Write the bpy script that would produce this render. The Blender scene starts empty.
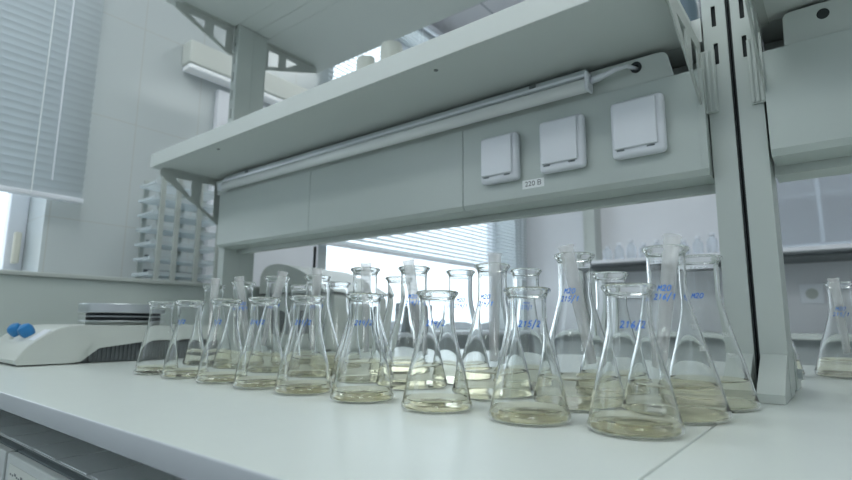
import bpy, bmesh, math, random
from mathutils import Vector, Matrix
random.seed(4)
sc = bpy.context.scene
COL = sc.collection
PI = math.pi
T = 0.9            # height of the worktop; the lens stands 0.1 m above it
H0 = 1.0           # height of the lens: heights below are written relative to it and added to H0

# ------------------------------------------------------------------ helpers
def link(o, parent=None):
    COL.objects.link(o)
    if parent: o.parent = parent
    return o
def obj(name, me, mat=None, parent=None, smooth=False, loc=None, label=None, kind=None):
    if isinstance(me, bmesh.types.BMesh):
        bm = me; me = bpy.data.meshes.new(name); bm.normal_update(); bm.to_mesh(me); bm.free()
    if mat and not me.materials: me.materials.append(mat)
    if smooth:
        for p in me.polygons: p.use_smooth = True
    o = bpy.data.objects.new(name, me); link(o, parent)
    if loc: o.location = loc
    if label: o['label'] = label
    if kind: o['kind'] = kind
    return o
def smooth_by_angle(o, deg=35):
    me = o.data; bm = bmesh.new(); bm.from_mesh(me)
    for f in bm.faces: f.smooth = True
    for e in bm.edges:
        if len(e.link_faces) == 2 and e.calc_face_angle(0) > math.radians(deg): e.smooth = False
    bm.to_mesh(me); bm.free(); return o
def thing(name, label, cat, loc=(0,0,0), rz=0, group=None):
    o = bpy.data.objects.new(name, None); o.empty_display_size = .03; link(o)
    o.location = loc; o.rotation_euler = (0,0,rz); o['label'] = label; o['category'] = cat
    if group: o['group'] = group
    return o
def tag(o, label, cat, group=None, kind=None):
    o['label'] = label; o['category'] = cat
    if group: o['group'] = group
    if kind: o['kind'] = kind
    return o
def box_bm(x0,x1,y0,y1,z0,z1, bev=0, bm=None, seg=2):
    own = bmesh.new()
    vs = [own.verts.new((x,y,z)) for x in (x0,x1) for y in (y0,y1) for z in (z0,z1)]
    for q in ((0,1,3,2),(4,6,7,5),(0,4,5,1),(2,3,7,6),(0,2,6,4),(1,5,7,3)): own.faces.new([vs[i] for i in q])
    if bev: bmesh.ops.bevel(own, geom=own.edges[:], offset=bev, segments=seg, affect='EDGES', profile=.5, clamp_overlap=True)
    bmesh.ops.recalc_face_normals(own, faces=own.faces[:])
    if bm is None: return own
    tmp = bpy.data.meshes.new('t'); own.to_mesh(tmp); own.free(); bm.from_mesh(tmp); bpy.data.meshes.remove(tmp)
    return bm
def cyl_bm(p0, p1, r0, r1=None, n=20, bm=None, cap=True):
    r1 = r0 if r1 is None else r1
    p0, p1 = Vector(p0), Vector(p1); d = (p1-p0).normalized()
    a = d.orthogonal().normalized(); b = d.cross(a)
    bm = bm or bmesh.new()
    A = [bm.verts.new(p0+(a*math.cos(2*PI*i/n)+b*math.sin(2*PI*i/n))*r0) for i in range(n)]
    B = [bm.verts.new(p1+(a*math.cos(2*PI*i/n)+b*math.sin(2*PI*i/n))*r1) for i in range(n)]
    for i in range(n): bm.faces.new((A[i],A[(i+1)%n],B[(i+1)%n],B[i]))
    if cap: bm.faces.new(A[::-1]); bm.faces.new(B)
    return bm
def tube_bm(pts, r, n=10, bm=None):
    bm = bm or bmesh.new(); pts = [Vector(p) for p in pts]; rings = []
    up = None
    for i,p in enumerate(pts):
        d = (pts[min(i+1,len(pts)-1)]-pts[max(i-1,0)]).normalized()
        if up is None: up = d.orthogonal().normalized()
        a = (up-d*up.dot(d)).normalized(); up = a; b = d.cross(a)
        rr = r[i] if isinstance(r,(list,tuple)) else r
        rings.append([bm.verts.new(p+(a*math.cos(2*PI*k/n)+b*math.sin(2*PI*k/n))*rr) for k in range(n)])
    for A,B in zip(rings, rings[1:]):
        for k in range(n): bm.faces.new((A[k],A[(k+1)%n],B[(k+1)%n],B[k]))
    bm.faces.new(rings[0][::-1]); bm.faces.new(rings[-1])
    return bm
def lathe_bm(prof, n=48, bm=None, closed=False):
    """prof: (r, z) list; r == 0 ends become poles; closed joins last to first"""
    bm = bm or bmesh.new(); rings = []
    for r,z in prof:
        if r < 1e-6: rings.append([bm.verts.new((0,0,z))])
        else: rings.append([bm.verts.new((r*math.cos(2*PI*k/n), r*math.sin(2*PI*k/n), z)) for k in range(n)])
    prs = list(zip(rings, rings[1:])) + ([(rings[-1], rings[0])] if closed else [])
    for A,B in prs:
        if len(A)==1 and len(B)==1: continue
        for k in range(n):
            k2 = (k+1)%n
            if len(A)==1: bm.faces.new((A[0],B[k2],B[k]))
            elif len(B)==1: bm.faces.new((A[k],A[k2],B[0]))
            else: bm.faces.new((A[k],A[k2],B[k2],B[k]))
    bmesh.ops.recalc_face_normals(bm, faces=bm.faces[:])
    return bm
def plate_mesh(loops, thick, mapf, bevel=0):
    """flat sheet with holes: loops[0] is the outline, the others holes, in (u,v); mapf maps (u,v,w) to space"""
    cu = bpy.data.curves.new('c','CURVE'); cu.dimensions = '2D'; cu.fill_mode = 'BOTH'; cu.extrude = thick/2; cu.bevel_depth = bevel
    for lp in loops:
        s = cu.splines.new('POLY'); s.points.add(len(lp)-1); s.use_cyclic_u = True
        for p,(u,v) in zip(s.points, lp): p.co = (u,v,0,1)
    o = bpy.data.objects.new('c', cu); COL.objects.link(o)
    dg = bpy.context.evaluated_depsgraph_get(); dg.update()
    me = bpy.data.meshes.new_from_object(o.evaluated_get(dg))
    bpy.data.objects.remove(o); bpy.data.curves.remove(cu)
    for v in me.vertices: v.co = mapf(*v.co)
    bm = bmesh.new(); bm.from_mesh(me); bpy.data.meshes.remove(me)
    bmesh.ops.remove_doubles(bm, verts=bm.verts[:], dist=1e-6)
    for f in bm.faces: f.smooth = False
    bmesh.ops.recalc_face_normals(bm, faces=bm.faces[:])
    return bm
def text_mesh(txt, size, mapf, ext=.0001):
    cu = bpy.data.curves.new('t','FONT'); cu.body = txt; cu.size = size; cu.extrude = ext
    cu.align_x = 'CENTER'; cu.align_y = 'CENTER'; cu.resolution_u = 3
    o = bpy.data.objects.new('t', cu); COL.objects.link(o)
    dg = bpy.context.evaluated_depsgraph_get(); dg.update()
    me = bpy.data.meshes.new_from_object(o.evaluated_get(dg))
    bpy.data.objects.remove(o); bpy.data.curves.remove(cu); me.materials.clear()
    for v in me.vertices: v.co = mapf(*v.co)
    return me
def rrect(u0,u1,v0,v1,r,n=5):
    out = []
    for cx,cy,a0 in ((u1-r,v1-r,0),(u0+r,v1-r,90),(u0+r,v0+r,180),(u1-r,v0+r,270)):
        for i in range(n+1):
            a = math.radians(a0+90*i/n); out.append((cx+r*math.cos(a), cy+r*math.sin(a)))
    return out
def circ(u,v,r,n=20): return [(u+r*math.cos(2*PI*i/n), v+r*math.sin(2*PI*i/n)) for i in range(n)]

# ------------------------------------------------------------------ materials
def lin(c): return tuple(((x/255)/12.92 if x/255<=.04045 else ((x/255+.055)/1.055)**2.4) for x in c)+(1,)
def mat(name, col, rough=.5, metal=0, coat=0, noise=.04, nscale=6, spec=.5, trans=0, emit=None, es=1, bump=0):
    m = bpy.data.materials.new(name); m.use_nodes = True; nt = m.node_tree; b = nt.nodes['Principled BSDF']
    c = lin(col); b.inputs['Roughness'].default_value = rough; b.inputs['Metallic'].default_value = metal
    b.inputs['Coat Weight'].default_value = coat; b.inputs['Coat Roughness'].default_value = .08
    b.inputs['Specular IOR Level'].default_value = spec
    b.inputs['Transmission Weight'].default_value = trans
    if noise:
        tc = nt.nodes.new('ShaderNodeTexCoord'); nz = nt.nodes.new('ShaderNodeTexNoise'); nz.inputs['Scale'].default_value = nscale
        nz.inputs['Detail'].default_value = 4
        mx = nt.nodes.new('ShaderNodeMix'); mx.data_type = 'RGBA'
        mx.inputs[6].default_value = tuple(x*(1-noise) for x in c[:3])+(1,); mx.inputs[7].default_value = tuple(min(1,x*(1+noise)) for x in c[:3])+(1,)
        nt.links.new(tc.outputs['Object'], nz.inputs['Vector']); nt.links.new(nz.outputs['Fac'], mx.inputs[0]); nt.links.new(mx.outputs[2], b.inputs['Base Color'])
        if bump:
            bp = nt.nodes.new('ShaderNodeBump'); bp.inputs['Strength'].default_value = bump; bp.inputs['Distance'].default_value = .001
            n2 = nt.nodes.new('ShaderNodeTexNoise'); n2.inputs['Scale'].default_value = 900
            nt.links.new(tc.outputs['Object'], n2.inputs['Vector']); nt.links.new(n2.outputs['Fac'], bp.inputs['Height']); nt.links.new(bp.outputs[0], b.inputs['Normal'])
    else: b.inputs['Base Color'].default_value = c
    if emit: b.inputs['Emission Color'].default_value = lin(emit); b.inputs['Emission Strength'].default_value = es
    return m
def grid_mat(name, col, joint, au, av, su, sv, ou, ov, jw, rough, coat=0):
    """tiles with thin joints on the plane of object axes au, av"""
    m = mat(name, col, rough, coat=coat, noise=.02, nscale=3); nt = m.node_tree; b = nt.nodes['Principled BSDF']
    tc = nt.nodes.new('ShaderNodeTexCoord'); sp = nt.nodes.new('ShaderNodeSeparateXYZ'); nt.links.new(tc.outputs['Object'], sp.inputs[0])
    def M(op, a, bb):
        n = nt.nodes.new('ShaderNodeMath'); n.operation = op
        for i,v in enumerate((a,bb)):
            if v is None: continue
            if isinstance(v,(int,float)): n.inputs[i].default_value = v
            else: nt.links.new(v, n.inputs[i])
        return n.outputs[0]
    ms = []
    for ax,s,o in ((au,su,ou),(av,sv,ov)):
        f = M('FRACT', M('DIVIDE', M('SUBTRACT', sp.outputs[ax], o), s), None)
        ms.append(M('LESS_THAN', f, jw/s))
    k = M('MAXIMUM', ms[0], ms[1])
    src = b.inputs['Base Color'].links[0].from_socket
    mx = nt.nodes.new('ShaderNodeMix'); mx.data_type = 'RGBA'; mx.inputs[7].default_value = lin(joint)
    nt.links.new(k, mx.inputs[0]); nt.links.new(src, mx.inputs[6]); nt.links.new(mx.outputs[2], b.inputs['Base Color'])
    return m
M_wall  = grid_mat('glazed wall tiles', (192,199,200), (182,182,176), 1, 2, .245,.40, .815+.003, H0+.344, .0022, .22)
M_plain = mat('painted plaster', (214,216,220), .6)
M_floor = grid_mat('vinyl floor', (150,156,156), (130,134,134), 0, 1, .6,.6, 0,0, .004, .35)
M_ceil  = grid_mat('ceiling tiles', (226,224,228), (176,176,182), 0, 1, .6,.6, .1,.25, .014, .8)
M_top   = mat('white laminate', (206,213,209), .27, coat=.05, noise=.015, nscale=30, spec=.45)
M_edge  = mat('grey edge band', (174,180,186), .3, noise=.02)
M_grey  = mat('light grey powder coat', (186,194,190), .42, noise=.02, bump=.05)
M_greyd = mat('darker grey powder coat', (176,182,178), .45, noise=.02, bump=.05)  # slightly darker grey for brackets, rack posts and ledge
M_shelf = mat('light laminate shelf', (200,206,203), .45, noise=.015)
M_panel = mat('pale grey enamelled steel', (184,193,189), .28, noise=.015)
M_white = mat('white plastic', (222,226,232), .3, noise=.01)
M_dark  = mat('dark rubber and slot shade', (40,48,50), .6)  # rubber parts, and the shade set in behind the slots
M_dgrey = mat('dark grey plastic', (92,98,100), .5)
M_dev   = mat('ivory grey instrument plastic', (198,203,198), .38, noise=.02)
M_metal = mat('brushed aluminium', (200,205,208), .28, metal=.9, noise=.05, nscale=40)
M_blue  = mat('blue plastic', (38,118,176), .35)
M_cream = mat('cream plastic', (216,214,200), .5)
M_red   = mat('red plastic', (190,50,60), .5)
M_led   = mat('opal lamp diffuser', (232,236,236), .25, noise=0)
M_ink   = mat('blue marker ink', (30,110,205), .6, noise=.15, nscale=300)
M_print = mat('white enamel print', (236,240,240), .5, noise=0)
M_black = mat('black print', (40,44,46), .6, noise=0)
M_paper = mat('white paper', (208,212,208), .7)
M_pencil= mat('grey pencil', (120,126,130), .7)
M_board = mat('light grey shadow-rib board', (232,236,238), .45)
M_cab   = mat('grey cabinet laminate', (196,202,202), .4, noise=.03)
M_cabd  = mat('dark grey cabinet edge', (104,114,118), .45)

def slat_mat():
    m = mat('white aluminium slats', (198,206,210), .4, noise=.01)
    nt = m.node_tree; b = nt.nodes['Principled BSDF']; out = nt.nodes['Material Output']
    tr = nt.nodes.new('ShaderNodeBsdfTranslucent'); tr.inputs[0].default_value = (.8,.88,.92,1)
    mx = nt.nodes.new('ShaderNodeMixShader'); mx.inputs[0].default_value = .05
    nt.links.new(b.outputs[0], mx.inputs[1]); nt.links.new(tr.outputs[0], mx.inputs[2]); nt.links.new(mx.outputs[0], out.inputs[0])
    return m
M_slat = slat_mat()
def thin_glass(name, face=(.97,.985,.98), edge=(.55,.62,.62), gl=1.0, milky=0.0, milkcol=(.9,.95,.95), rough=.02, edge_pow=3.0, fpow=5.0):
    """clear sheet: light passes straight through, tinted more where the path through the wall is longer, with Fresnel reflection"""
    m = bpy.data.materials.new(name); m.use_nodes = True; nt = m.node_tree; nt.nodes.clear()
    N = nt.nodes.new; out = N('ShaderNodeOutputMaterial')
    lw = N('ShaderNodeLayerWeight'); lw.inputs[0].default_value = .5
    pw = N('ShaderNodeMath'); pw.operation = 'POWER'; pw.inputs[1].default_value = edge_pow; nt.links.new(lw.outputs['Facing'], pw.inputs[0])
    c = N('ShaderNodeMix'); c.data_type = 'RGBA'; c.inputs[6].default_value = face+(1,); c.inputs[7].default_value = edge+(1,)
    nt.links.new(pw.outputs[0], c.inputs[0])
    tr = N('ShaderNodeBsdfTransparent'); nt.links.new(c.outputs[2], tr.inputs[0])
    gs = N('ShaderNodeBsdfGlossy'); gs.inputs['Roughness'].default_value = rough; gs.inputs[0].default_value = (1,1,1,1)
    p5 = N('ShaderNodeMath'); p5.operation = 'POWER'; p5.inputs[1].default_value = fpow; nt.links.new(lw.outputs['Facing'], p5.inputs[0])
    mg = N('ShaderNodeMath'); mg.operation = 'MULTIPLY_ADD'; mg.inputs[1].default_value = .9*gl; mg.inputs[2].default_value = .04*gl; mg.use_clamp = True; nt.links.new(p5.outputs[0], mg.inputs[0])
    mx = N('ShaderNodeMixShader'); nt.links.new(mg.outputs[0], mx.inputs[0]); nt.links.new(tr.outputs[0], mx.inputs[1]); nt.links.new(gs.outputs[0], mx.inputs[2])
    last = mx
    if milky:
        df = N('ShaderNodeBsdfDiffuse'); df.inputs[0].default_value = milkcol+(1,)
        tl = N('ShaderNodeBsdfTranslucent'); tl.inputs[0].default_value = milkcol+(1,)
        dm = N('ShaderNodeMixShader'); dm.inputs[0].default_value = .5; nt.links.new(df.outputs[0], dm.inputs[1]); nt.links.new(tl.outputs[0], dm.inputs[2])
        m2 = N('ShaderNodeMixShader'); m2.inputs[0].default_value = milky; nt.links.new(mx.outputs[0], m2.inputs[1]); nt.links.new(dm.outputs[0], m2.inputs[2]); last = m2
    nt.links.new(last.outputs[0], out.inputs[0])
    return m
M_pane = thin_glass('window glass', (.93,.96,.97), (.8,.86,.88))
def flask_glass():
    m = bpy.data.materials.new('borosilicate glass'); m.use_nodes = True; nt = m.node_tree; nt.nodes.clear()
    g = nt.nodes.new('ShaderNodeBsdfGlass'); g.inputs['IOR'].default_value = 1.36; g.inputs['Roughness'].default_value = .0; g.inputs[0].default_value = (.996,1,.998,1)
    o = nt.nodes.new('ShaderNodeOutputMaterial'); nt.links.new(g.outputs[0], o.inputs[0]); return m
M_flask = flask_glass()
M_tube = thin_glass('frosted polymer tube', (1,1,1), (.93,.95,.95), gl=.6, milky=.26, milkcol=(1,1,1), rough=.25)
def broth():
    m = bpy.data.materials.new('pale yellow broth'); m.use_nodes = True; nt = m.node_tree; nt.nodes.clear()
    g = nt.nodes.new('ShaderNodeBsdfGlass'); g.inputs['IOR'].default_value = 1.04; g.inputs[0].default_value = (1,.984,.922,1)
    d = nt.nodes.new('ShaderNodeBsdfTranslucent'); d.inputs[0].default_value = (1,.965,.79,1)
    mx = nt.nodes.new('ShaderNodeMixShader'); mx.inputs[0].default_value = .06
    o = nt.nodes.new('ShaderNodeOutputMaterial'); nt.links.new(g.outputs[0], mx.inputs[1]); nt.links.new(d.outputs[0], mx.inputs[2]); nt.links.new(mx.outputs[0], o.inputs[0]); return m
M_liq = broth()
M_cloudy = thin_glass('cloudy bottle plastic', (.9,.93,.95), (.6,.66,.7), gl=.6, milky=.4, milkcol=(.85,.88,.92), rough=.3)

# ------------------------------------------------------------------ the room
XL, XR, YF, YB, ZC = -2.1, 3.2, -3.0, 4.0, H0+2.05
def struct(name, bm, m, parent=None, smooth=False):
    o = obj(name, bm, m, parent, smooth)
    if not parent: o['kind'] = 'structure'
    return o
struct('floor', box_bm(XL-.3,XR+.15,YF-.15,YB+.15,-.1,0), M_floor)
struct('ceiling', box_bm(XL-.3,XR+.15,YF-.15,YB+.15,ZC,ZC+.1), M_ceil)
struct('wall_back', box_bm(XL-.3,XR+.15,YB,YB+.15,0,ZC), M_plain)
struct('wall_right', box_bm(XR,XR+.15,YF-.15,YB,0,ZC), M_plain)
struct('wall_front', box_bm(XL-.3,XR,YF-.15,YF,0,ZC), M_plain)
W1 = (-.42,.56); W3 = (-2.75,-.75); W2 = (1.80,3.80); WZ = (H0-.02, ZC-.12)
LOW = H0-.045   # the far window's sill is lower, past the end of the ledge
lw = plate_mesh([[(YF,0),(YB,0),(YB,ZC),(YF,ZC)],
                 [(W1[0],WZ[0]),(W1[1],WZ[0]),(W1[1],WZ[1]),(W1[0],WZ[1])],
                 [(W3[0],WZ[0]),(W3[1],WZ[0]),(W3[1],WZ[1]),(W3[0],WZ[1])],
                 [(W2[0],LOW),(W2[1],LOW),(W2[1],WZ[1]),(W2[0],WZ[1])]], .25, lambda u,v,w: (XL-.125+w,u,v))
struct('wall_left', lw, M_wall)
struct('trim_1', box_bm(-1.995,-1.802,YF+.02,1.755,0,H0+.118,0), M_panel)            # service duct at the bench end
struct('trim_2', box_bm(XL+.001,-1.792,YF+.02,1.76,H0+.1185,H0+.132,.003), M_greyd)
struct('trim_4', box_bm(XL+.001,-1.92,1.761,YB-.02,H0-.075,H0-.05,.003), M_white)      # low sill of the far window  # its ledge
struct('trim_3', box_bm(XL+.001,XL+.03,1.13,1.72,H0+.133,H0+1.0,.002), mat('white board',(232,234,240),.4))
def window(n, w):
    y0,y1 = w; x = XL-.21
    r = bpy.data.objects.new('window_%d'%n, None); link(r); r['kind'] = 'structure'
    WZ = (LOW if n==2 else H0-.02, ZC-.12)
    bm = bmesh.new(); f = .055
    bars = ((y0,y1,WZ[0],WZ[0]+f),(y0,y1,WZ[1]-f,WZ[1]),(y0,y0+f,WZ[0]+f,WZ[1]-f),(y1-f,y1,WZ[0]+f,WZ[1]-f),((y0+y1)/2-f*.7,(y0+y1)/2+f*.7,WZ[0]+f,WZ[1]-f))
    for a,b,c,d in (bars if n==3 else bars[:4]):
        box_bm(x-.03,x+.03,a,b,c,d,.004,bm)
    obj('window_frame', bm, M_white, r)
    obj('pane', box_bm(x-.003,x+.003,y0+f,y1-f,WZ[0]+f,WZ[1]-f), M_pane, r)
    h = box_bm(x+.045,x+.062,y1-.040,y1-.018,H0+.19,H0+.30,.005); box_bm(x+.03,x+.046,y1-.036,y1-.022,H0+.19,H0+.21,.002,h)
    obj('window_handle', h, M_cream, r, label='cream window handle')
window(1, W1); window(2, W2); window(3, W3)

def blind(label, y0, y1, z0, z1, ang, group='venetian blinds'):
    t = thing('venetian_blind', label, 'blind', (XL+.045,0,0), 0)
    p = .0262; n = int((z1-.035-z0-.02)/p); bm = bmesh.new(); w = .0135; a = math.radians(ang)
    for i in range(n):
        z = z0+.028+i*p; rows = []
        for s in range(4):
            k = -1+2*s/3; dx = k*w*math.cos(a); dz = k*w*math.sin(a)+.0022*(1-k*k)
            rows.append([bm.verts.new((dx+.0,y,z+dz)) for y in (y0,y1)])
        for A,B in zip(rows,rows[1:]): bm.faces.new((A[0],A[1],B[1],B[0]))
    o = obj('slats', bm, M_slat, t, True)
    obj('head_rail', box_bm(-.02,.02,y0,y1,z1-.035,z1,.003), M_white, t)
    obj('bottom_rail', box_bm(-.014,.014,y0-.003,y1+.003,z0,z0+.018,.004), M_white, t)
    bm = bmesh.new(); m = max(2,int((y1-y0)/.55))
    for i in range(m+1):
        y = y0+.15+(y1-y0-.3)*i/m
        for dx in (-.0145,.0145): box_bm(dx-.0008,dx+.0008,y-.0014,y+.0014,z0+.01,z1-.03,0,bm)
    obj('ladder_cord', bm, M_print, t)
    obj('tilt_wand', cyl_bm((.024,y1-.10,z1-.03),(.024,y1-.10,z0+.06),.0026,n=8), M_white, t)
    return t
blind('half-closed white venetian blind over the nearer window at the left picture edge', -.5, .65, H0+.395, H0+1.97, 64)
blind('backlit white venetian blind of the far window behind the flasks', 1.725, 3.90, H0+.385, H0+1.99, -50)

# reflection on the tiles behind the left upright, built as a faintly glowing box
t = thing('wall_reflection', 'pale slim box standing for a reflection on the tiled wall high behind the left upright', 'lamp', (XL,0,0))
obj('reflection_box', box_bm(.001,.075,.97,1.72,H0+1.05,H0+1.15,.006), mat('wall reflection tone',(206,210,204),.4), t)
obj('diffuser', box_bm(.006,.07,.975,1.715,H0+1.028,H0+1.049,.006), mat('glowing reflection edge',(245,248,250),.4,emit=(240,246,255),es=.08,noise=0), t)  # glowing lower edge stands for the bright rim of the reflection

# ceiling lamps
M_lamp = mat('ceiling lamp panel',(250,250,250),.5,emit=(245,252,252),es=6.3,noise=0)
lamps = [(-.9,-1.6,'ceiling light panel nearest the left window, over the aisle'),(1.2,-1.6,'ceiling light panel over the aisle, right of the room'),
         (-.9,.1,'ceiling light panel above the left part of the bench front'),(1.2,.1,'ceiling light panel above the right part of the bench front'),
         (-.9,2.3,'ceiling light panel beyond the bench toward the far window'),(1.2,2.3,'ceiling light panel beyond the bench at the far right')]
lp0 = None
for x,y,lb in lamps:
    if lp0 is None:
        t = thing('ceiling_light', lb, 'light', (x,y,ZC), 0, 'ceiling light panels')
        bm = bmesh.new()
        for a in ((-.62,.62,-.32,-.30),(-.62,.62,.30,.32),(-.62,-.60,-.30,.30),(.60,.62,-.30,.30)): box_bm(a[0],a[1],a[2],a[3],-.03,-.0005,0,bm)
        obj('frame', bm, M_white, t); obj('diffuser', box_bm(-.6,.6,-.30,.30,-.02,-.0005), M_lamp, t); lp0 = t
    else:
        t = lp0.copy(); link(t); t.location = (x,y,ZC); t['label'] = lb
        for ch in list(lp0.children): c = ch.copy(); link(c, t)

# ------------------------------------------------------------------ worktops and what is under them
XJ = -.117
def worktop(x0,x1,lb):
    t = thing('worktop', lb, 'worktop', (0,0,T), 0, 'bench worktops')
    obj('top_board', box_bm(x0,x1,.2225,1.70,-.0205,0,.0012), M_top, t)
    smooth_by_angle(obj('edge_band', box_bm(x0,x1,.2195,.2224,-.0212,.0002,.0011,seg=3), M_edge, t, label='grey front edge strip'))
worktop(-1.80, XJ-.0006, 'long pale worktop carrying the flasks, left of the joint line')
worktop(XJ+.0006, 1.7, 'pale worktop section right of the joint line, beyond the double post')

# sub-top board, its soft shadow stripes shaped as ribs, and cabinets below
bm = box_bm(-1.79,1.6,.2885,1.6,T-.112,T-.100,.001)
x = -1.7
while x < 0.2:
    box_bm(x,x+.098,.2925,1.55,T-.1001,T-.0988,.0004,bm); x += .115
o = obj('shadow_rib_board', bm, M_board); obj('front_strip', box_bm(-1.79,1.6,.2865,.2884,T-.112,T-.1,.0005), M_cabd, o); tag(o, 'grey board, shadow stripes shaped as ribs, under the worktop edge, on top of the cabinets', 'board')
t = thing('support_frame', 'grey support rails between shadow-rib board and worktop', 'frame')
for xx in (-1.72,-.9,.3,1.2): obj('rail', box_bm(xx,xx+.05,.42,1.5,T-.0972,T-.0208), M_greyd, t)
cabs = [(-1.79,-1.302,'grey drawer cabinet at the far left end under the bench'),(-1.298,-1.029,'narrow grey drawer cabinet just left of the labelled cabinet'),
        (-1.021,-.55,'grey drawer cabinet with a handwritten paper label, under the worktop corner'),(-.546,-.05,'grey drawer cabinet right of the labelled one, below the flasks'),
        (-.046,.5,'grey drawer cabinet under the right worktop')]
for i,(x0,x1,lb) in enumerate(cabs):
    t = thing('drawer_cabinet', lb, 'cabinet', ((x0+x1)/2,.2805,0), 0, 'drawer cabinets under the bench'); w = (x1-x0)/2
    obj('carcass', box_bm(-w,w,.006,1.2,.1,T-.1125,.001), M_cabd, t); obj('top_rail', box_bm(-w,w,-.005,.0055,.7,T-.1005,.001), M_cabd, t)
    obj('plinth', box_bm(-w,w,.05,1.15,0,.099), M_dgrey, t)
    for k,(za,zb) in enumerate(((.60,T-.1015),(.36,.595),(.105,.355))):
        d = obj('drawer', box_bm(-w+.002,w-.002,-.018,-.0055,za,zb,.002), M_cab, t)
        obj('handle', box_bm(-.07,.07,-.032,-.0185,(za+zb)/2-.006-.02,(za+zb)/2+.006-.02,.003), M_metal, d)
        if i==2 and k==0:
            pl = obj('paper_label', box_bm(-w+.02,-w+.20,-.0188,-.0182,zb-.075,zb-.012), M_paper, d, label='paper label with faint writing')
            bm = bmesh.new()
            for r in range(3):
                for s in range(16):
                    xx = -w+.028+s*.0098; zz = zb-.026-r*.018+random.uniform(-.0012,.0012)
                    box_bm(xx,xx+random.uniform(.005,.0085),-.0192,-.0189,zz,zz+random.uniform(.0015,.004),0,bm)
            me_ = bpy.data.meshes.new('w'); bm.to_mesh(me_); bm.free(); me_.materials.append(M_pencil)
            # the scribble belongs to the label's mesh
            b2 = bmesh.new(); b2.from_mesh(pl.data); n0 = len(b2.faces); b2.from_mesh(me_); b2.faces.ensure_lookup_table()
            for f in b2.faces[n0:]: f.material_index = 1
            b2.to_mesh(pl.data); b2.free(); pl.data.materials.append(M_pencil)

# ------------------------------------------------------------------ shelving units
ZS = H0+.456; ZU = H0+1.005; TH = .042
PY0, PYM, PY1 = .905, .962, 1.018
PTOP = H0+1.45
slot_z = [H0+.4955-.065*k for k in range(-13,2)]
def post(x0, x1, parent, slotx):
    zb = T+.001
    loops = [[(x0,zb),(x1,zb),(x1,PTOP),(x0,PTOP)]]
    for z in slot_z: loops.append(rrect(slotx-.0032,slotx+.0032,z-.018,z+.018,.0012,2))
    p = obj('upright', plate_mesh(loops, .0018, lambda u,v,w: (u,PY0+.0009+w,v)), M_grey, parent)
    bm = bmesh.new()
    box_bm(x0,x0+.0018,PY0+.0019,PYM,zb,PTOP,0,bm); box_bm(x1-.0018,x1,PY0+.0019,PYM,zb,PTOP,0,bm)
    box_bm(x0+.0025,x1-.0025,PYM+.0006,PY1,zb,PTOP,.002,bm)
    obj('channel', bm, M_grey, p)
    obj('slot_shade', box_bm(slotx-.005,slotx+.005,PY0+.006,PY0+.02,zb+.01,PTOP), M_dark, p, label='dark strip put in as shade inside the slot row')  # dark strip behind the slots stands for the shade inside the post
    f = plate_mesh([[(.83,T+.0006),(PY0-.0005,T+.0006),(PY0-.0005,H0-.040),(.83,H0-.088)]], x1-x0-.002, lambda u,v,w: ((x0+x1)/2+w,u,v), 0)
    obj('foot', f, M_grey, parent)
    f = plate_mesh([[(1.095,T+.0006),(PY1+.0005,T+.0006),(PY1+.0005,H0-.040),(1.095,H0-.088)]], x1-x0-.002, lambda u,v,w: ((x0+x1)/2+w,u,v), 0)
    obj('foot', f, M_grey, parent)
    return p
def bracket(xa, side, z_top, drop, parent, back=False, hook=None):
    """flat gusset at x = xa, tip towards the shelf edge"""
    s = 1 if back else -1; y0 = PY1+.001 if back else PY0-.001
    L = .250 if back else .205
    def Y(k): return y0+s*k
    out = [(Y(0),z_top-drop),(Y(.02),z_top-drop-.004) if False else (Y(.012),z_top-drop),(Y(L),z_top-.024),(Y(L),z_top-.006),(Y(L-.008),z_top-.0008),(Y(0),z_top-.0008)]
    def low(k): return (z_top-drop)+(drop-.024)*(k-.012)/(L-.012)
    m = .012
    h1 = [(Y(.028),low(.028)+m+.002),(Y(.072),low(.072)+m+.002),(Y(.072),z_top-.022),(Y(.028),z_top-.022)]
    h2 = [(Y(.105),low(.105)+m+.002),(Y(.158),z_top-.024),(Y(.105),z_top-.022)] 
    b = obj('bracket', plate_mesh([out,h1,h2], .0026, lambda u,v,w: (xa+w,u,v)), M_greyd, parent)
    fl = box_bm(xa-.001,xa+.012*side,min(Y(.004),Y(L-.02)),max(Y(.004),Y(L-.02)),z_top-.0025,z_top-.0006)
    bmesh.ops.recalc_face_normals(fl, faces=fl.faces[:]); obj('flange', fl, M_greyd, b)
    if hook:
        hx0,hx1 = hook
        bm = box_bm(hx0,hx1,min(Y(0),Y(.004)),max(Y(0),Y(.004)),z_top-drop-.002,z_top-.018,.0012)
        for k in range(3):
            xx = hx0+(hx1-hx0)*(k+.5)/3; box_bm(xx-.0022,xx+.0022,min(Y(.004),Y(.0062)),max(Y(.004),Y(.0062)),z_top-drop,z_top-.02,.001,bm)
        obj('hook_plate', bm, M_grey, b)
    return b
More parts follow.
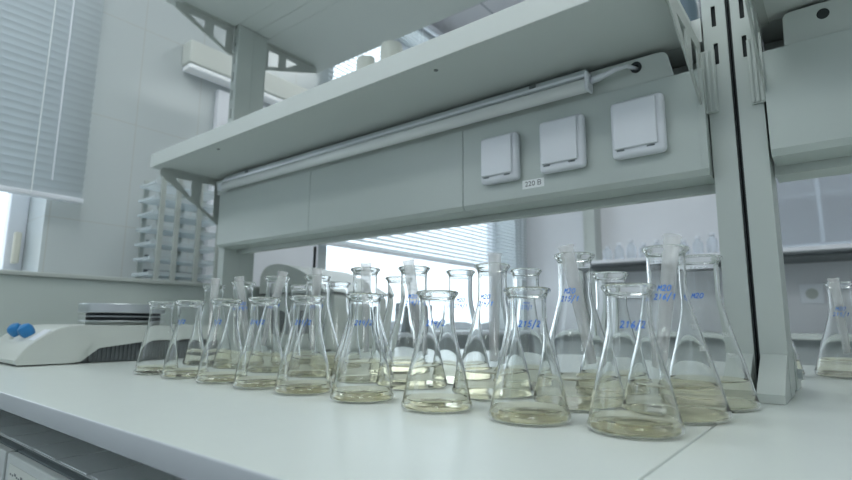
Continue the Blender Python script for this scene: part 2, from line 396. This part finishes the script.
def shelving(lb, posts, sx, upper, brk):
    t = thing('shelving_unit', lb, 'shelving', (0,0,0), 0, 'bench shelving units')
    for a in posts: post(a[0],a[1],t,a[2])
    x0,x1 = sx
    for z,front in ((ZS,.683),(ZU,.683)) if upper else ((ZS,.683),):
        obj('shelf_board', box_bm(x0,x1,front,PY0-.004,z,z+TH,.0015), M_shelf, t)
        # middle strip between the uprights joins both boards
        obj('shelf_board', box_bm(posts[0][1]+.002,(posts[1][0]-.002) if len(posts)>1 else x1,PY0-.0035,.966,z+.0005,z+TH-.0005), M_shelf, t)
        obj('shelf_board', box_bm(posts[0][1]+.002,(posts[1][0]-.002) if len(posts)>1 else x1,.9675,PY1+.003,z+.0005,z+TH-.0005), M_shelf, t)
        obj('shelf_board', box_bm(x0,x1,PY1+.004,1.305,z,z+TH,.0015), M_shelf, t)
        if z==ZS:
            for sxn in ((-1.29,-.552) if x0<-.5 else (.0,)):
                obj('screw', cyl_bm((sxn,.715,z-.0012),(sxn,.715,z+.0002),.0042,n=12), M_dgrey, t)
    for b in brk: bracket(*b[:4], t, *b[4:])
    return t
uL = shelving('grey steel shelving unit above the flask rows, with sockets and lamp on it', [(-1.585,-1.552,-1.572),(-.147,-.1135,-.1305)], (-1.622,-.163), True,
    [(-1.586,1,ZS,.150),(-1.586,1,ZS,.150,True),(-1.586,1,ZU,.105),(-1.586,1,ZU,.105,True),
     (-.1535,-1,ZS,.122,False,(-.1555,-.1325)),(-.1535,-1,ZU,.122,False,(-.1555,-.1325)),(-.1535,-1,ZS,.122,True)])
uR = shelving('grey steel shelving unit cut by the right picture edge', [(-.1065,-.073,-.091),(1.3,1.335,1.32)], (-.058,1.35), True,
    [(-.0685,1,ZS,.122,False,(-.0885,-.0695)),(-.0685,1,ZU,.122,False,(-.0885,-.0695)),(-.0685,1,ZS,.122,True)])
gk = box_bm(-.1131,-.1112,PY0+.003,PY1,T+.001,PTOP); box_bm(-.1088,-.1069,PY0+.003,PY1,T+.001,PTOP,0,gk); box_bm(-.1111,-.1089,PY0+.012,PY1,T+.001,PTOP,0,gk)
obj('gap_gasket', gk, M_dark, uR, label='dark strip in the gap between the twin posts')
obj('bolt', cyl_bm((-.0735,1.045,H0-.076),(-.067,1.045,H0-.076),.0085,n=6), M_metal, uR, label='bright hex bolt')

# service panels with covers, sockets and labels
def service_panel(lb, segs, rail, dz=0):
    t = thing('service_panel', lb, 'panel', (0,0,0), 0, 'service panels under the shelves')
    z0,z1 = H0+.229+dz,H0+.402
    for a,b in segs:
        out = [(.88,z0+.009),(.887,z0),(.948,z0),(.948,z1),(.88,z1)]
        f = plate_mesh([out], b-a-.0016, lambda u,v,w: ((a+b)/2+w,u,v))
        obj('cover_panel', f, M_panel, t)
    obj('rear_rail', box_bm(rail[0],rail[1],.950,.968,H0+.216+dz,H0+.30,.001), M_grey, t)
    obj('rear_rail', box_bm(rail[0],rail[1],.9685,1.01,H0+.230,H0+.4545,.001), M_grey, t)
    return t
pn = service_panel('long grey service panel with three sockets, spanning above the flasks', [(-1.557,-1.104),(-1.104,-.606),(-.606,-.1485)], (-1.5685,-.1485))
pr = service_panel('short blank grey service panel right of the twin posts', [(-.069,.5),(.5,1.1)], (-.0715,1.29), .013)
for cx,cz,w,h in ((-.511,.3185,.084,.096),(-.381,.3215,.086,.099),(-.2475,.3235,.086,.100)):
    s = obj('socket', box_bm(cx-w/2,cx+w/2,.861,.8799,H0+cz-h/2,H0+cz+h/2,.008,seg=4), M_white, pn)
    smooth_by_angle(s, 50)
    lid = obj('lid', box_bm(cx-w/2+.006,cx+w/2-.010,.856,.8609,H0+cz-h/2+.014,H0+cz+h/2-.006,.003,seg=3), M_white, s)
    bm = box_bm(cx-w/2+.010,cx-w/2+.022,.8595,.8609,H0+cz-h/2+.011,H0+cz-h/2+.0132); box_bm(cx+w/2-.028,cx+w/2-.016,.8595,.8609,H0+cz-h/2+.011,H0+cz-h/2+.0132,0,bm)
    obj('hinge', bm, M_cabd, s)
st = obj('sticker', box_bm(-.468,-.423,.8793,.87985,H0+.2525,H0+.2695,.0002), M_print, pn, label='white sticker reading 220 B in black')
obj('sticker_text', text_mesh('220 \u0412', .0135, lambda x,y,z: (-.4455+x*1.05,.8792-z,H0+.2612+y)), M_black, st)

obj('end_strip', box_bm(-.1585,-.1483,.8785,.8797,H0+.238,H0+.402,.0004), M_panel, pn)
# lamp rail under the left shelf
t = thing('under_shelf_lamp', 'slim white strip lamp under the lower shelf, white cable at its right end', 'lamp', (0,0,0))
def slant(u,v,w): # u along x, v up the slanted plate
    k = (v-.403)/.05
    return (u, .884-.009*k - w*.9, H0+v)
out = [(-1.578,.4035),(-.190,.4035),(-.1965,.437),(-.199,.442),(-.205,.4455),(-.213,.4465),(-1.578,.4465)]
obj('mounting_plate', plate_mesh([out, circ(-.2475,.4325,.0085)], .0012, slant), M_grey, t)
obj('grommet', plate_mesh([circ(-.2475,.4325,.0094), circ(-.2475,.4325,.0048)], .004, slant), M_dark, t)
obj('rear_plug', plate_mesh([circ(-.2475,.4325,.0088)], .001, lambda u,v,w:(slant(u,v,w)[0],slant(u,v,w)[1]+.005,slant(u,v,w)[2])), M_dark, t)
obj('lamp_channel', box_bm(-1.50,-.326,.856,.8735,H0+.430,H0+.4455,.002), M_metal, t)
obj('lamp_lip', box_bm(-1.50,-.326,.8525,.8555,H0+.4315,H0+.4365,.001), M_white, t)
d = cyl_bm((-1.498,.860,H0+.4165),(-.327,.860,H0+.4165),.0125,n=28)
obj('lamp_tube', d, M_led, t, True)
obj('end_cap', box_bm(-.327,-.320,.846,.874,H0+.403,H0+.438,.006), M_white, t)
obj('end_cap', box_bm(-1.53,-1.499,.852,.872,H0+.405,H0+.430,.004), M_white, t)
obj('clip', box_bm(-.437,-.423,.8535,.8558,H0+.4375,H0+.4445,.001), M_dgrey, t); obj('clip', box_bm(-1.38,-1.365,.8535,.8558,H0+.4375,H0+.4445,.001), M_dgrey, t)
cp = [(-.320,.862,H0+.424),(-.305,.860,H0+.424),(-.290,.857,H0+.425),(-.275,.855,H0+.428),(-.258,.862,H0+.4315),(-.2475,.888,H0+.4335),(-.2475,.896,H0+.4335)]
obj('cable', tube_bm(cp, [.0065,.0062,.0042,.0040,.0036,.0034,.0034]), M_white, t, True)
# plate with a cable hole above the right panel
t = thing('blank_mounting_plate', 'bare grey slanted plate with one round hole, under the right shelf', 'plate')
obj('plate', plate_mesh([[(-.040,.4035),(1.1,.4035),(1.1,.4490),(-.030,.4490),(-.0355,.4475),(-.0385,.443)], circ(.008,.434,.0075)], .0012, slant), M_grey, t)
obj('grommet', plate_mesh([circ(.008,.434,.0078)], .001, lambda u,v,w:(slant(u,v,w)[0],slant(u,v,w)[1]+.002,slant(u,v,w)[2])), M_dark, t)

# things on the lower shelf
def bottle(name, x,y,z,r,h,m,capm,lb,cat='bottle',group=None, band=None):
    t = thing(name, lb, cat, (x,y,z), 0, group)
    obj('bottle_body', lathe_bm([(0,0),(r*.95,0),(r,.006),(r,h*.62),(r*.8,h*.74),(r*.42,h*.82),(r*.42,h*.88),(0,h*.88)],24), m, t, True)
    smooth_by_angle(obj('cap', lathe_bm([(0,h*.881),(r*.5,h*.881),(r*.5,h*.99),(r*.44,h),(0,h)],20), capm, t))
    if band: smooth_by_angle(obj('band', lathe_bm([(r*1.01,h*.08),(r*1.08,h*.08),(r*1.08,h*.26),(r*1.01,h*.26)],24,closed=True), band, t))
    return t
M_jar = mat('off white jar plastic',(236,238,230),.5)
def jar(x,y,z,r,h,lb):
    t = thing('plastic_jar', lb, 'jar', (x,y,z), 0, 'off-white jars on the lower shelf')
    smooth_by_angle(obj('jar_body', lathe_bm([(0,0),(r*.85,0),(r*.9,.01),(r*.9,h*.8),(0,h*.8)],28), M_jar, t))
    smooth_by_angle(obj('lid', lathe_bm([(0,h*.801),(r,h*.801),(r*1.0,h*.95),(r*.93,h),(0,h)],28), M_jar, t))
jar(-1.13,1.10,ZS+TH+.0005,.030,.325,'left of two off-white lidded jars on the lower shelf')
jar(-1.02,1.10,ZS+TH+.0005,.034,.335,'right of two off-white lidded jars on the lower shelf')
bottle('reagent_bottle',-.200,1.09,ZS+TH+.0005,.022,.20,mat('blue grey plastic',(120,138,150),.4),M_red,'small blue-grey bottle on the lower shelf beside the twin posts', band=M_red)

# ------------------------------------------------------------------ flasks
def stroke_digits():
    D = {}
    D['0'] = [[(.5,1),(.15,.75),(.08,.35),(.3,0),(.65,.05),(.88,.45),(.8,.85),(.5,1)]]
    D['1'] = [[(.25,.7),(.6,1),(.45,0)]]
    D['2'] = [[(.12,.75),(.35,1),(.72,.95),(.75,.65),(.4,.25),(.05,.02),(.35,.08),(.95,.0)]]
    D['3'] = [[(.2,.95),(.7,1),(.75,.7),(.4,.55),(.8,.4),(.7,.05),(.1,.05)]]
    D['4'] = [[(.3,1),(.1,.45),(.85,.5)],[(.75,.95),(.6,0)]]
    D['5'] = [[(.9,1),(.35,.98),(.22,.55),(.65,.6),(.8,.3),(.5,0),(.05,.08)]]
    D['6'] = [[(.8,1),(.3,.65),(.12,.2),(.4,0),(.8,.2),(.65,.48),(.2,.3)]]
    D['/'] = [[(.75,1.25),(.1,-.35)]]
    D['M'] = [[(.0,0),(.2,1),(.45,.35),(.85,1),(.9,0)]]
    D['O'] = D['0']
    D[' '] = []
    return D
DIG = stroke_digits()
def rad_at(prof, z):
    for (r0,z0),(r1,z1) in zip(prof, prof[1:]):
        if z0 <= z <= z1 and z1>z0: return r0+(r1-r0)*(z-z0)/(z1-z0)
    return prof[-1][0]
def writing_bm(lines, size, prof, zc, az, lw=.0011):
    bm = bmesh.new()
    for li,txt in enumerate(lines):
        adv = size*.78; W = adv*len(txt); u = -W/2; zb = zc-li*size*1.55
        for ch in txt:
            sub = ch in '/'
            for st in DIG.get(ch,[]):
                P = []
                for (a,b),(c,d) in zip(st, st[1:]):
                    n = 4
                    for i in range(n): P.append((a+(c-a)*i/n, b+(d-b)*i/n))
                P.append(st[-1])
                P = [(u+(x*.72+y*.22)*size, zb+y*size) for x,y in P]
                L = []; R = []
                for i,(x,y) in enumerate(P):
                    q0 = P[max(i-1,0)]; q1 = P[min(i+1,len(P)-1)]; dx,dy = q1[0]-q0[0],q1[1]-q0[1]; l = math.hypot(dx,dy) or 1
                    for s,K in ((1,L),(-1,R)):
                        xx = x-dy/l*lw/2*s; yy = y+dx/l*lw/2*s; r = rad_at(prof,yy)+.0005; th = az+xx/r
                        K.append(bm.verts.new((r*math.cos(th),r*math.sin(th),yy)))
                for i in range(len(P)-1): bm.faces.new((L[i],L[i+1],R[i+1],R[i]))
            u += adv
    return bm
def spline(pts, n=4):
    out = []
    for i in range(len(pts)-1):
        p0 = pts[max(i-1,0)]; p1 = pts[i]; p2 = pts[i+1]; p3 = pts[min(i+2,len(pts)-1)]
        for k in range(n):
            t = k/n; out.append(tuple(.5*((2*b)+(-a+c)*t+(2*a-5*b+4*c-d)*t*t+(-a+3*b-3*c+d)*t**3) for a,b,c,d in zip(p0,p1,p2,p3)))
    out.append(pts[-1]); return out
def profile(R, H, rn):
    b = R*.16
    base = [(R-b,0.0),(R-b*.3,b*.22),(R,b*.8),(R-.002,b*1.5)]
    zs = H*.69
    body = [(R-.002,b*1.5),(R-(R-rn)*.33,b*1.5+(zs-b*1.5)*.33),(R-(R-rn)*.68,b*1.5+(zs-b*1.5)*.68),(rn+(R-rn)*.085,zs*.95),(rn+.0006,zs*1.04),(rn,zs*1.13),(rn,H-.014)]
    rim = [(rn,H-.014),(rn+.0006,H-.009),(rn+.0030,H-.0055),(rn+.0048,H-.0035),(rn+.0050,H-.0012),(rn+.0036,H)]
    return spline(base,3)[:-1]+spline(body,4)[:-1]+spline(rim,2)
_cache = {}
def flask_meshes(R,H,rn,lq):
    key = (R,H,rn,lq)
    if key in _cache: return _cache[key]
    w = .0016; out = profile(R,H,rn)
    inner = []
    for r,z in out:
        if z < .0025 or z > H-.013: continue
        inner.append((max(r-w-(.0008 if z<.012 else 0),.001), z))
    inner += [(rn-w,H-.009),(rn-w+.0003,H-.005),(rn-w+.0012,H-.002)]
    zb = .0026; ri = inner[0][0]
    prof = [(0,.0016),(R*.55,.0008)]+out+[(rn+.0018,H+.0006),(rn+.0004,H+.0002)]+inner[::-1]+[(ri*.8,zb-.0002),(0,zb+.0015)]
    me = bpy.data.meshes.new('glass_body'); bm = lathe_bm(prof,56); bm.to_mesh(me); bm.free(); me.materials.append(M_flask)
    for p in me.polygons: p.use_smooth = True
    # liquid: fills the inside up to lq with a small meniscus
    L = [(0,zb+.0019)]+[(ri*.8,zb+.0003)]+[(r-.0003,z+.0004) for r,z in inner if z < lq-.003]
    rl = rad_at([(r,z) for r,z in inner], lq)-.0003
    L += [(rl,lq),(rl-.0012,lq-.0014),(rl-.004,lq-.0022),(0,lq-.0024)]
    ml = bpy.data.meshes.new('liquid'); bm = lathe_bm(L,56); bm.to_mesh(ml); bm.free(); ml.materials.append(M_liq)
    for p in ml.polygons: p.use_smooth = True
    _cache[key] = (me, ml, out); return _cache[key]
def flask(x,y,R,H,rn,lq,lines,lb,group,marks=None,woff=0,size=.0085,wz=.70,moff=0.5):
    me, ml, out = flask_meshes(R,H,rn,lq)
    t = thing('conical_flask', lb, 'flask', (x,y,T+.0006), 0, group)
    obj('glass_body', me, None, t)
    obj('liquid', ml, None, t, label='pale yellow liquid')
    az = math.atan2(-y,-x)
    if lines: obj('handwriting', writing_bm(lines,size,out,H*wz,az+woff), M_ink, t, label='blue handwriting '+' '.join(lines))
    if marks:
        for tx,zf in marks:
            def mp(a,b,c,zf=zf):
                z = H*zf+b; r = rad_at(out,z)+.0005; th = az+moff+a/r
                return (r*math.cos(th),r*math.sin(th),z)
            m_ = text_mesh(tx,.0075,mp); obj('graduation', m_, M_print, t, label='white printed graduation '+tx)
    return t
NA = ['nearest the camera, blue 216/2 written on it','second from the right in the row, blue 215/2 on it','third from the right in the row','fourth from the right, before the bright window',
      'fifth from the right in the row','sixth from the right in the row','third from the left end','second from the left end','outermost at the left, beside the hotplate']
row1 = [(-.168,'216/2',.528),(-.272,'215/2',.516),(-.387,'214/2',.507),(-.504,'214/2',.501),(-.616,'211/2',.495),(-.713,'214/2',.490),(-.817,'1/2',.487),(-.930,'1/2',.483),(-1.030,None,.480)]
RR1 = [.0435,.0428,.042,.0415,.041,.0405,.040,.0385,.038]
for i,(x,tx,y) in enumerate(row1):
    flask(x,y,RR1[i],.1375-.0005*i,.0205,.0130,[tx] if tx else None,'small front-row conical flask, '+NA[i],'front row of small flasks',
          woff=(.12,.1,-.1,-.05,-.25,-.5,-.6,-.6,0)[i], size=.0062)
NB = ['first from the right, blue M2O 216/1','second from the right, blue M2O 215/1','third from the right','fourth from the right',
      'fifth from the right','sixth from the right','seventh from the right','eighth from the right','last at the left end']
row2 = [(-.160,'216/1',0,.187),(-.269,'215/1',0,.187),(-.391,'214/1',-.5,.181),(-.535,'214/1',-.1,.186),(-.644,None,0,.190),(-.768,'211/1',0,.183),(-.893,'210/1',-.2,.187),(-1.012,'214/1',0,.181),(-1.128,None,0,.178)]
tubes = [(.15,.3),(-.19,-.15),(.02,.5),(-.16,-.3),(-.03,.3),(.0,-.3),(.21,.1),(-.19,-.1),(.02,.1)]
for i,(x,tx,wo,H) in enumerate(row2):
    flask(x,.64,.0555,H,.0205,.036,['M2O',tx] if tx else None,'tall conical flask with tube, second row, '+NB[i],'second row of tall flasks',
          woff=wo+(-.15 if i==0 else -.35 if i==1 else 0), size=.0062, wz=.73, marks=[('250',.52),('200',.40)] if i in (0,) else None, moff=.95)
# frosted tubes standing in the necks
Rt = Vector((.782,.623,0))
NT = ['in the rightmost tall flask, M2O 216/1','in the tall flask marked 215/1','upright, in the third tall flask from right','slanting, in the fourth tall flask from right',
      'in the fifth tall flask, before the bright window','upright, left of the bright window','leaning right at the top, third from left','leaning left at the top, second from left','upright, outermost at the left']
tube_m = None
def tube_mesh():
    Lt = .15; rt = .0088; w = .0009
    pr_ = [(.0052,0),(.0062,.001),(.0066,.01),(.0078,.07),(rt,Lt-.03),(rt+.0003,Lt-.004),(rt+.0018,Lt-.0015),(rt+.0012,Lt),(rt-w,Lt-.001),(rt-w,Lt-.03),(.0069,.07),(.0056,.01),(.0042,.001)]
    me = bpy.data.meshes.new('frosted_tube'); bm = lathe_bm(pr_,24,closed=True); bm.to_mesh(me); bm.free(); me.materials.append(M_tube)
    for p in me.polygons: p.use_smooth = True
    return me
TM = tube_mesh()
def frosted(x,y,H,tilt,topoff,lb,up=.010,sc_=1.0):
    # top end leans on the neck; the axis tilts in the plane across the view
    ax = (Rt*math.sin(tilt)+Vector((0,0,math.cos(tilt)))).normalized()
    neck = Vector((x,y,T+H*.80))+Rt*(.006*topoff)
    top = neck+ax*((H*.20+up)/ax.z); base = top-ax*.15*sc_
    o = bpy.data.objects.new('frosted_tube', TM); link(o); o.location = base; o.rotation_mode = 'QUATERNION'
    o.rotation_quaternion = ax.to_track_quat('Z','Y'); o.scale = (1,1,sc_)
    tag(o, 'frosted white tube, '+lb, 'tube', 'frosted tubes in the tall flasks')
for i,((x,tx,wo,H),(tl,to)) in enumerate(zip(row2,tubes)): frosted(x,.64,H,tl,to,NT[i],up=(.015,.012,.017,.012,.010,.015,.012,.012,.017)[i])
NC = ['at the right end, printed 250 and 200','low one between the two rightmost tall flasks','seen over the 215/2 flask','left of the M2O third flask',
      'partly hidden, fifth from right','small rim left of the bright window','at the left end, near the left post']
row3 = [(-.146,.187,None),(-.264,.172,None),(-.398,.184,'215/1'),(-.524,.189,'214/1'),(-.668,.184,None),(-.836,.181,None),(-.962,.180,None)]
for i,(x,H,tx) in enumerate(row3):
    flask(x,.753,.0535,H,.0205,.034,['M2O',tx] if tx else (['M2O'] if i==0 else None),'third-row conical flask, '+NC[i],'third row of flasks', woff=(-.3 if i==0 else 0),
          marks=[('250',.47),('200',.34)] if i==0 else None, moff=.75, size=.0062, wz=.71)
# beyond the twin posts
flask(-.012,1.36,.056,.187,.0205,.036,['M2O','215/1'],'conical flask on the far side of the bench at the right picture edge, 250 mark','flasks beyond the posts',marks=[('250',.42)],moff=-.35,size=.0072,woff=-.1)
flask(-.125,1.33,.044,.150,.0190,.030,None,'small conical flask half hidden behind the right post','flasks beyond the posts')
frosted(-.016,1.36,.187,-.08,-.3,'at the right picture edge beyond the posts',up=.010)

# ------------------------------------------------------------------ hotplate / shaker at the left
t = thing('laboratory_hotplate', 'ivory instrument with round metal plate and two blue knobs, at the left', 'instrument', (0,0,0))
prof = [(.349,T+.004),(.345,T+.013)]+spline([(.345,H0-.087),(.363,H0-.060),(.392,H0-.036),(.428,H0-.018),(.47,H0-.0135)],5)+[(.80,H0-.013),(.81,H0-.018),(.81,H0-.046),(.62,H0-.051),(.505,H0-.066),(.468,T+.004),(.44,T+.002)]
xa,xb = -1.375,-1.645
smooth_by_angle(obj('body', plate_mesh([prof], xa-xb, lambda u,v,w: ((xa+xb)/2+w,u,v), .0), M_dev, t), 30)
cheek = [(.349,T+.003)]+[(a,b-.001) for a,b in spline([(.345,H0-.087),(.363,H0-.060),(.392,H0-.036),(.428,H0-.019),(.455,H0-.016)],5)]+[(.488,H0-.056),(.455,T+.003)]
obj('side_cheek', plate_mesh([cheek], .005, lambda u,v,w: (xa+.0028+w,u,v)), M_dev, t)
bm = box_bm(xb+.03,xa-.012,.475,.80,T+.0015,H0-.0525,0)
for k in range(34): box_bm(xa-.012,xa-.009,.478+k*.0094,.4825+k*.0094,T+.004,H0-.054-.010*max(0,(1-k/10)),0,bm)
obj('ribbed_base', bm, M_dgrey, t, label='dark ribbed base')
bm = bmesh.new()
for a in (xa-.03,xb+.03):
    for b in (.37,.78): cyl_bm((a,b,T+.0005),(a,b,T+.006),.01,n=12,bm=bm)
obj('rubber_feet', bm, M_dark, t)
sl = Vector((0,-.62,.78)).normalized()
for kx in (-1.465,-1.545):
    p0 = Vector((kx,.392,H0-.038)); k = obj('knob', tube_bm([p0,p0+sl*.008,p0+sl*.018,p0+sl*.026,p0+sl*.030],[.011,.0145,.0155,.0125,.005],n=28), M_blue, t, True, label='blue round knob'); smooth_by_angle(k)
dv = Vector((0,.78,.62)).normalized()
def pan(cx,cy,hw,hh,dz,m,name,lb=None):
    bm = bmesh.new(); c = Vector((cx,cy,H0-.038))
    vs = []
    for s1,s2 in ((-1,-1),(1,-1),(1,1),(-1,1)):
        for q in (0,dz): vs.append(bm.verts.new(c+Vector((hw*s1,0,0))+dv*hh*s2+sl*(q+.0015)))
    for f in ((0,2,4,6),(1,3,5,7),(0,2,3,1),(2,4,5,3),(4,6,7,5),(6,0,1,7)): bm.faces.new([vs[i] for i in f])
    bmesh.ops.recalc_face_normals(bm, faces=bm.faces[:]); obj(name,bm,m,t,label=lb)
pan(-1.405,.395,.02,.018,.003,M_white,'display')
pc = (-1.495,.60)
def disk(name,z0,z1,r,m,lb=None):
    o = obj(name, lathe_bm([(0,z0),(r-.002,z0),(r,z0+.002),(r,z1-.002),(r-.002,z1),(0,z1)],56), m, t, True, loc=(pc[0],pc[1],H0), label=lb); smooth_by_angle(o); return o
disk('heating_plate',.0165,.0395,.103,M_metal,'polished metal plate')
disk('heat_shield',.0065,.0090,.101,M_metal); disk('spacer',.0091,.0164,.085,M_dark); disk('spacer',-.002,.0064,.085,M_dark); disk('heat_shield',-.006,-.0022,.101,M_metal); disk('collar',-.0125,-.0061,.085,M_dev)

# ------------------------------------------------------------------ tiered rack on the ledge
t = thing('tiered_rack', 'white and grey rack of seven stacked trays left of the shelving', 'rack', (0,0,0))
zt = H0+.1325
lv = [.152+k*.0525 for k in range(7)]
M_tray = thin_glass('translucent tray plastic',(.86,.9,.92),(.7,.76,.8),gl=.8,milky=.5,milkcol=(.92,.95,.96),rough=.3)
for k,z in enumerate(lv):
    bm = box_bm(-1.95,-1.83,.795,1.05,H0+z-.002,H0+z+.002,.001)
    box_bm(-1.832,-1.828,.795,1.05,H0+z-.002,H0+z+.013,.001,bm); box_bm(-1.95,-1.946,.795,1.05,H0+z-.002,H0+z+.013,.001,bm)
    box_bm(-1.95,-1.83,.794,.797,H0+z-.002,H0+z+.007,.001,bm)
    obj('tray', bm, M_tray, t)
for yy in (.82,.875,.955,1.035):
    for xx,dp in ((-1.822,.010),(-1.957,.010)):
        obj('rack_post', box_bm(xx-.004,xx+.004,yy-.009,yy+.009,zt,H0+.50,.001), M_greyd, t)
bm = bmesh.new()
for z in lv: box_bm(-1.957,-1.953,.835,1.045,H0+z+.015,H0+z+.027,0,bm)
obj('back_rails', bm, M_cabd, t)

# ------------------------------------------------------------------ beyond the bench
t = thing('centrifuge', 'pale grey benchtop instrument with a curved lid, blurred behind the left flasks', 'instrument', (-1.60,1.36,T+.0005), .1)
smooth_by_angle(obj('body', box_bm(-.18,.17,-.15,.2,0,.20,.02,seg=4), M_dev, t))
lidp = [(-.20,.203)]+spline([(-.20,.27),(-.17,.305),(-.10,.315),(.0,.292),(.09,.25),(.17,.210)],4)+[(.17,.203)]
smooth_by_angle(obj('lid', plate_mesh([lidp], .34, lambda u,v,w: (u,.03+w,v)), M_dev, t),30)
obj('lid_seal', box_bm(-.195,.165,-.145,.195,.2005,.2025), M_dark, t)
obj('vent', box_bm(-.182,-.181,-.08,.1,.05,.16), M_dark, t)
obj('control_panel', box_bm(-.05,.12,-.153,-.1505,.06,.14,.002), M_dgrey, t)
o = obj('power_cable', tube_bm([(-1.255,1.03,H0+.225),(-1.258,1.032,H0+.17),(-1.29,1.05,H0+.06),(-1.33,1.10,H0-.05),(-1.36,1.16,T+.006),(-1.385,1.24,T+.006)],.0042), M_dark, None, True)
tag(o, 'black power cable hanging from the service panel behind the flasks', 'cable')
for x,y,w,h,lb in ((-2.0,1.98,.07,.17,'small dark box on the ledge before the far window, left one'),(-2.0,2.35,.09,.16,'small dark box on the ledge before the far window, right one')):
    tg = thing('storage_box', lb, 'box', (x,y,H0-.0495), 0, 'boxes on the window ledge')
    obj('box_body', box_bm(-.05,.05,-w,w,0,h*.7,.004), M_cabd, tg); obj('lid', box_bm(-.053,.053,-w-.003,w+.003,h*.701,h,.004), M_cabd, tg)

# wall bench and shelf at the back wall
t = thing('wall_shelving', 'white shelf on slotted steel post against the back wall', 'shelving')
yp = 3.93
for px_ in (-1.50,.9):
    loops = [[(px_-.045,T+.06),(px_+.045,T+.06),(px_+.045,H0+1.5),(px_-.045,H0+1.5)]]
    for k in range(20): loops.append(rrect(px_-.03,px_-.018,H0+.0+k*.07,H0+.04+k*.07,.003,2))
    obj('upright', plate_mesh(loops,.004,lambda u,v,w:(u,yp-.06+w,v)), M_greyd, t)
    obj('upright', box_bm(px_-.04,px_+.045,yp-.055,YB-.002,T+.06,H0+1.5), M_greyd, t)
obj('shelf_board', box_bm(-1.452,.853,3.58,YB-.003,H0+.405,H0+.437,.002), M_plain, t)
obj('shelf_edge_shadow', box_bm(-1.452,.853,3.572,3.5795,H0+.399,H0+.414,.001), M_dgrey, t, label='dark strip for the shadow at the lower shelf edge')  # dark strip put in as the shadow line along the shelf
bm = box_bm(-1.452,.853,3.60,YB-.003,H0+.385,H0+.4045); obj('under_shelf_shadow', bm, M_dgrey, t)  # dark slab put in as the shadow beneath the shelf
GB = 'pale bottles on the back wall shelf'
for k in range(9):
    x = -1.33+k*.085; h = .12+.015*((k*7)%3)
    bottle('plastic_bottle', x, 3.76, H0+.4375, .032, h, M_cloudy, M_white, 'pale blurred bottle on the back wall shelf, %s from the left'%['first','second','third','fourth','fifth','sixth','seventh','eighth','last'][k] , group=GB)
t = thing('glass_fronted_cabinet', 'pale glass-fronted box standing on the back shelf at the right', 'cabinet', (-.08,3.75,H0+.4375))
bm = box_bm(-.34,.34,-.12,.22,0,.02); 
for a in ((-.34,-.32),(-.01,.01),(.32,.34)): box_bm(a[0],a[1],-.12,.22,.02,.6,0,bm)
box_bm(-.34,.34,-.12,.22,.6,.62,0,bm); box_bm(-.34,.34,.2,.22,.02,.6,0,bm); box_bm(-.32,.32,-.1,.2,.30,.312,0,bm)
obj('carcass', bm, M_white, t); obj('glass_door', box_bm(-.335,.335,-.126,-.121,.005,.615), M_cloudy, t)
t = thing('wall_bench', 'white bench along the back wall seen past the right post', 'bench')
obj('top_board', box_bm(-1.7,3.1,3.35,YB-.002,T+.03,T+.058,.002), M_top, t); obj('bench_body', box_bm(-1.68,3.05,3.42,YB-.002,0,T+.029), M_cab, t)
t = thing('wall_socket', 'square grey wall socket on the back wall below the shelf', 'socket', (-.17,YB,H0+.195))
obj('frame', box_bm(-.06,.06,-.012,-.0005,-.06,.06,.004), M_white, t); obj('insert', cyl_bm((0,-.018,0),(0,-.0125,0),.032,n=24), M_greyd, t)

# ------------------------------------------------------------------ light
w = bpy.data.worlds.new('overcast sky'); sc.world = w; w.use_nodes = True; nt = w.node_tree
bg = nt.nodes['Background']; bg.inputs[0].default_value = (.86,.93,1.0,1); bg.inputs[1].default_value = 2.1

# ------------------------------------------------------------------ camera
cam = bpy.data.cameras.new('camera'); co = bpy.data.objects.new('camera', cam); link(co); sc.camera = co
FOC, PIT, YAW, ROL = 526.71, .155318, .674349, .009473
F = Vector((-math.sin(YAW)*math.cos(PIT), math.cos(YAW)*math.cos(PIT), math.sin(PIT))); R0 = Vector((math.cos(YAW),math.sin(YAW),0)); U0 = R0.cross(F)
R = R0*math.cos(ROL)+U0*math.sin(ROL); U = -R0*math.sin(ROL)+U0*math.cos(ROL)
mw = Matrix((( R.x,U.x,-F.x,0),(R.y,U.y,-F.y,0),(R.z,U.z,-F.z,H0),(0,0,0,1))); co.matrix_world = mw
cam.sensor_width = 36; cam.lens = FOC*36/852; cam.clip_start = .02; cam.clip_end = 60
cam.dof.use_dof = True; cam.dof.focus_distance = .72; cam.dof.aperture_fstop = 5.0
vs = sc.view_settings; sc.display_settings.display_device = 'sRGB'
vs.view_transform = 'Standard'; vs.look = 'None'; vs.exposure = 0.18; vs.gamma = 1.0; vs.use_curve_mapping = False
cy = sc.cycles
cy.max_bounces = 40; cy.transparent_max_bounces = 64; cy.transmission_bounces = 40; cy.diffuse_bounces = 5; cy.glossy_bounces = 5
cy.use_denoising = True; cy.sample_clamp_indirect = 20; cy.blur_glossy = .5
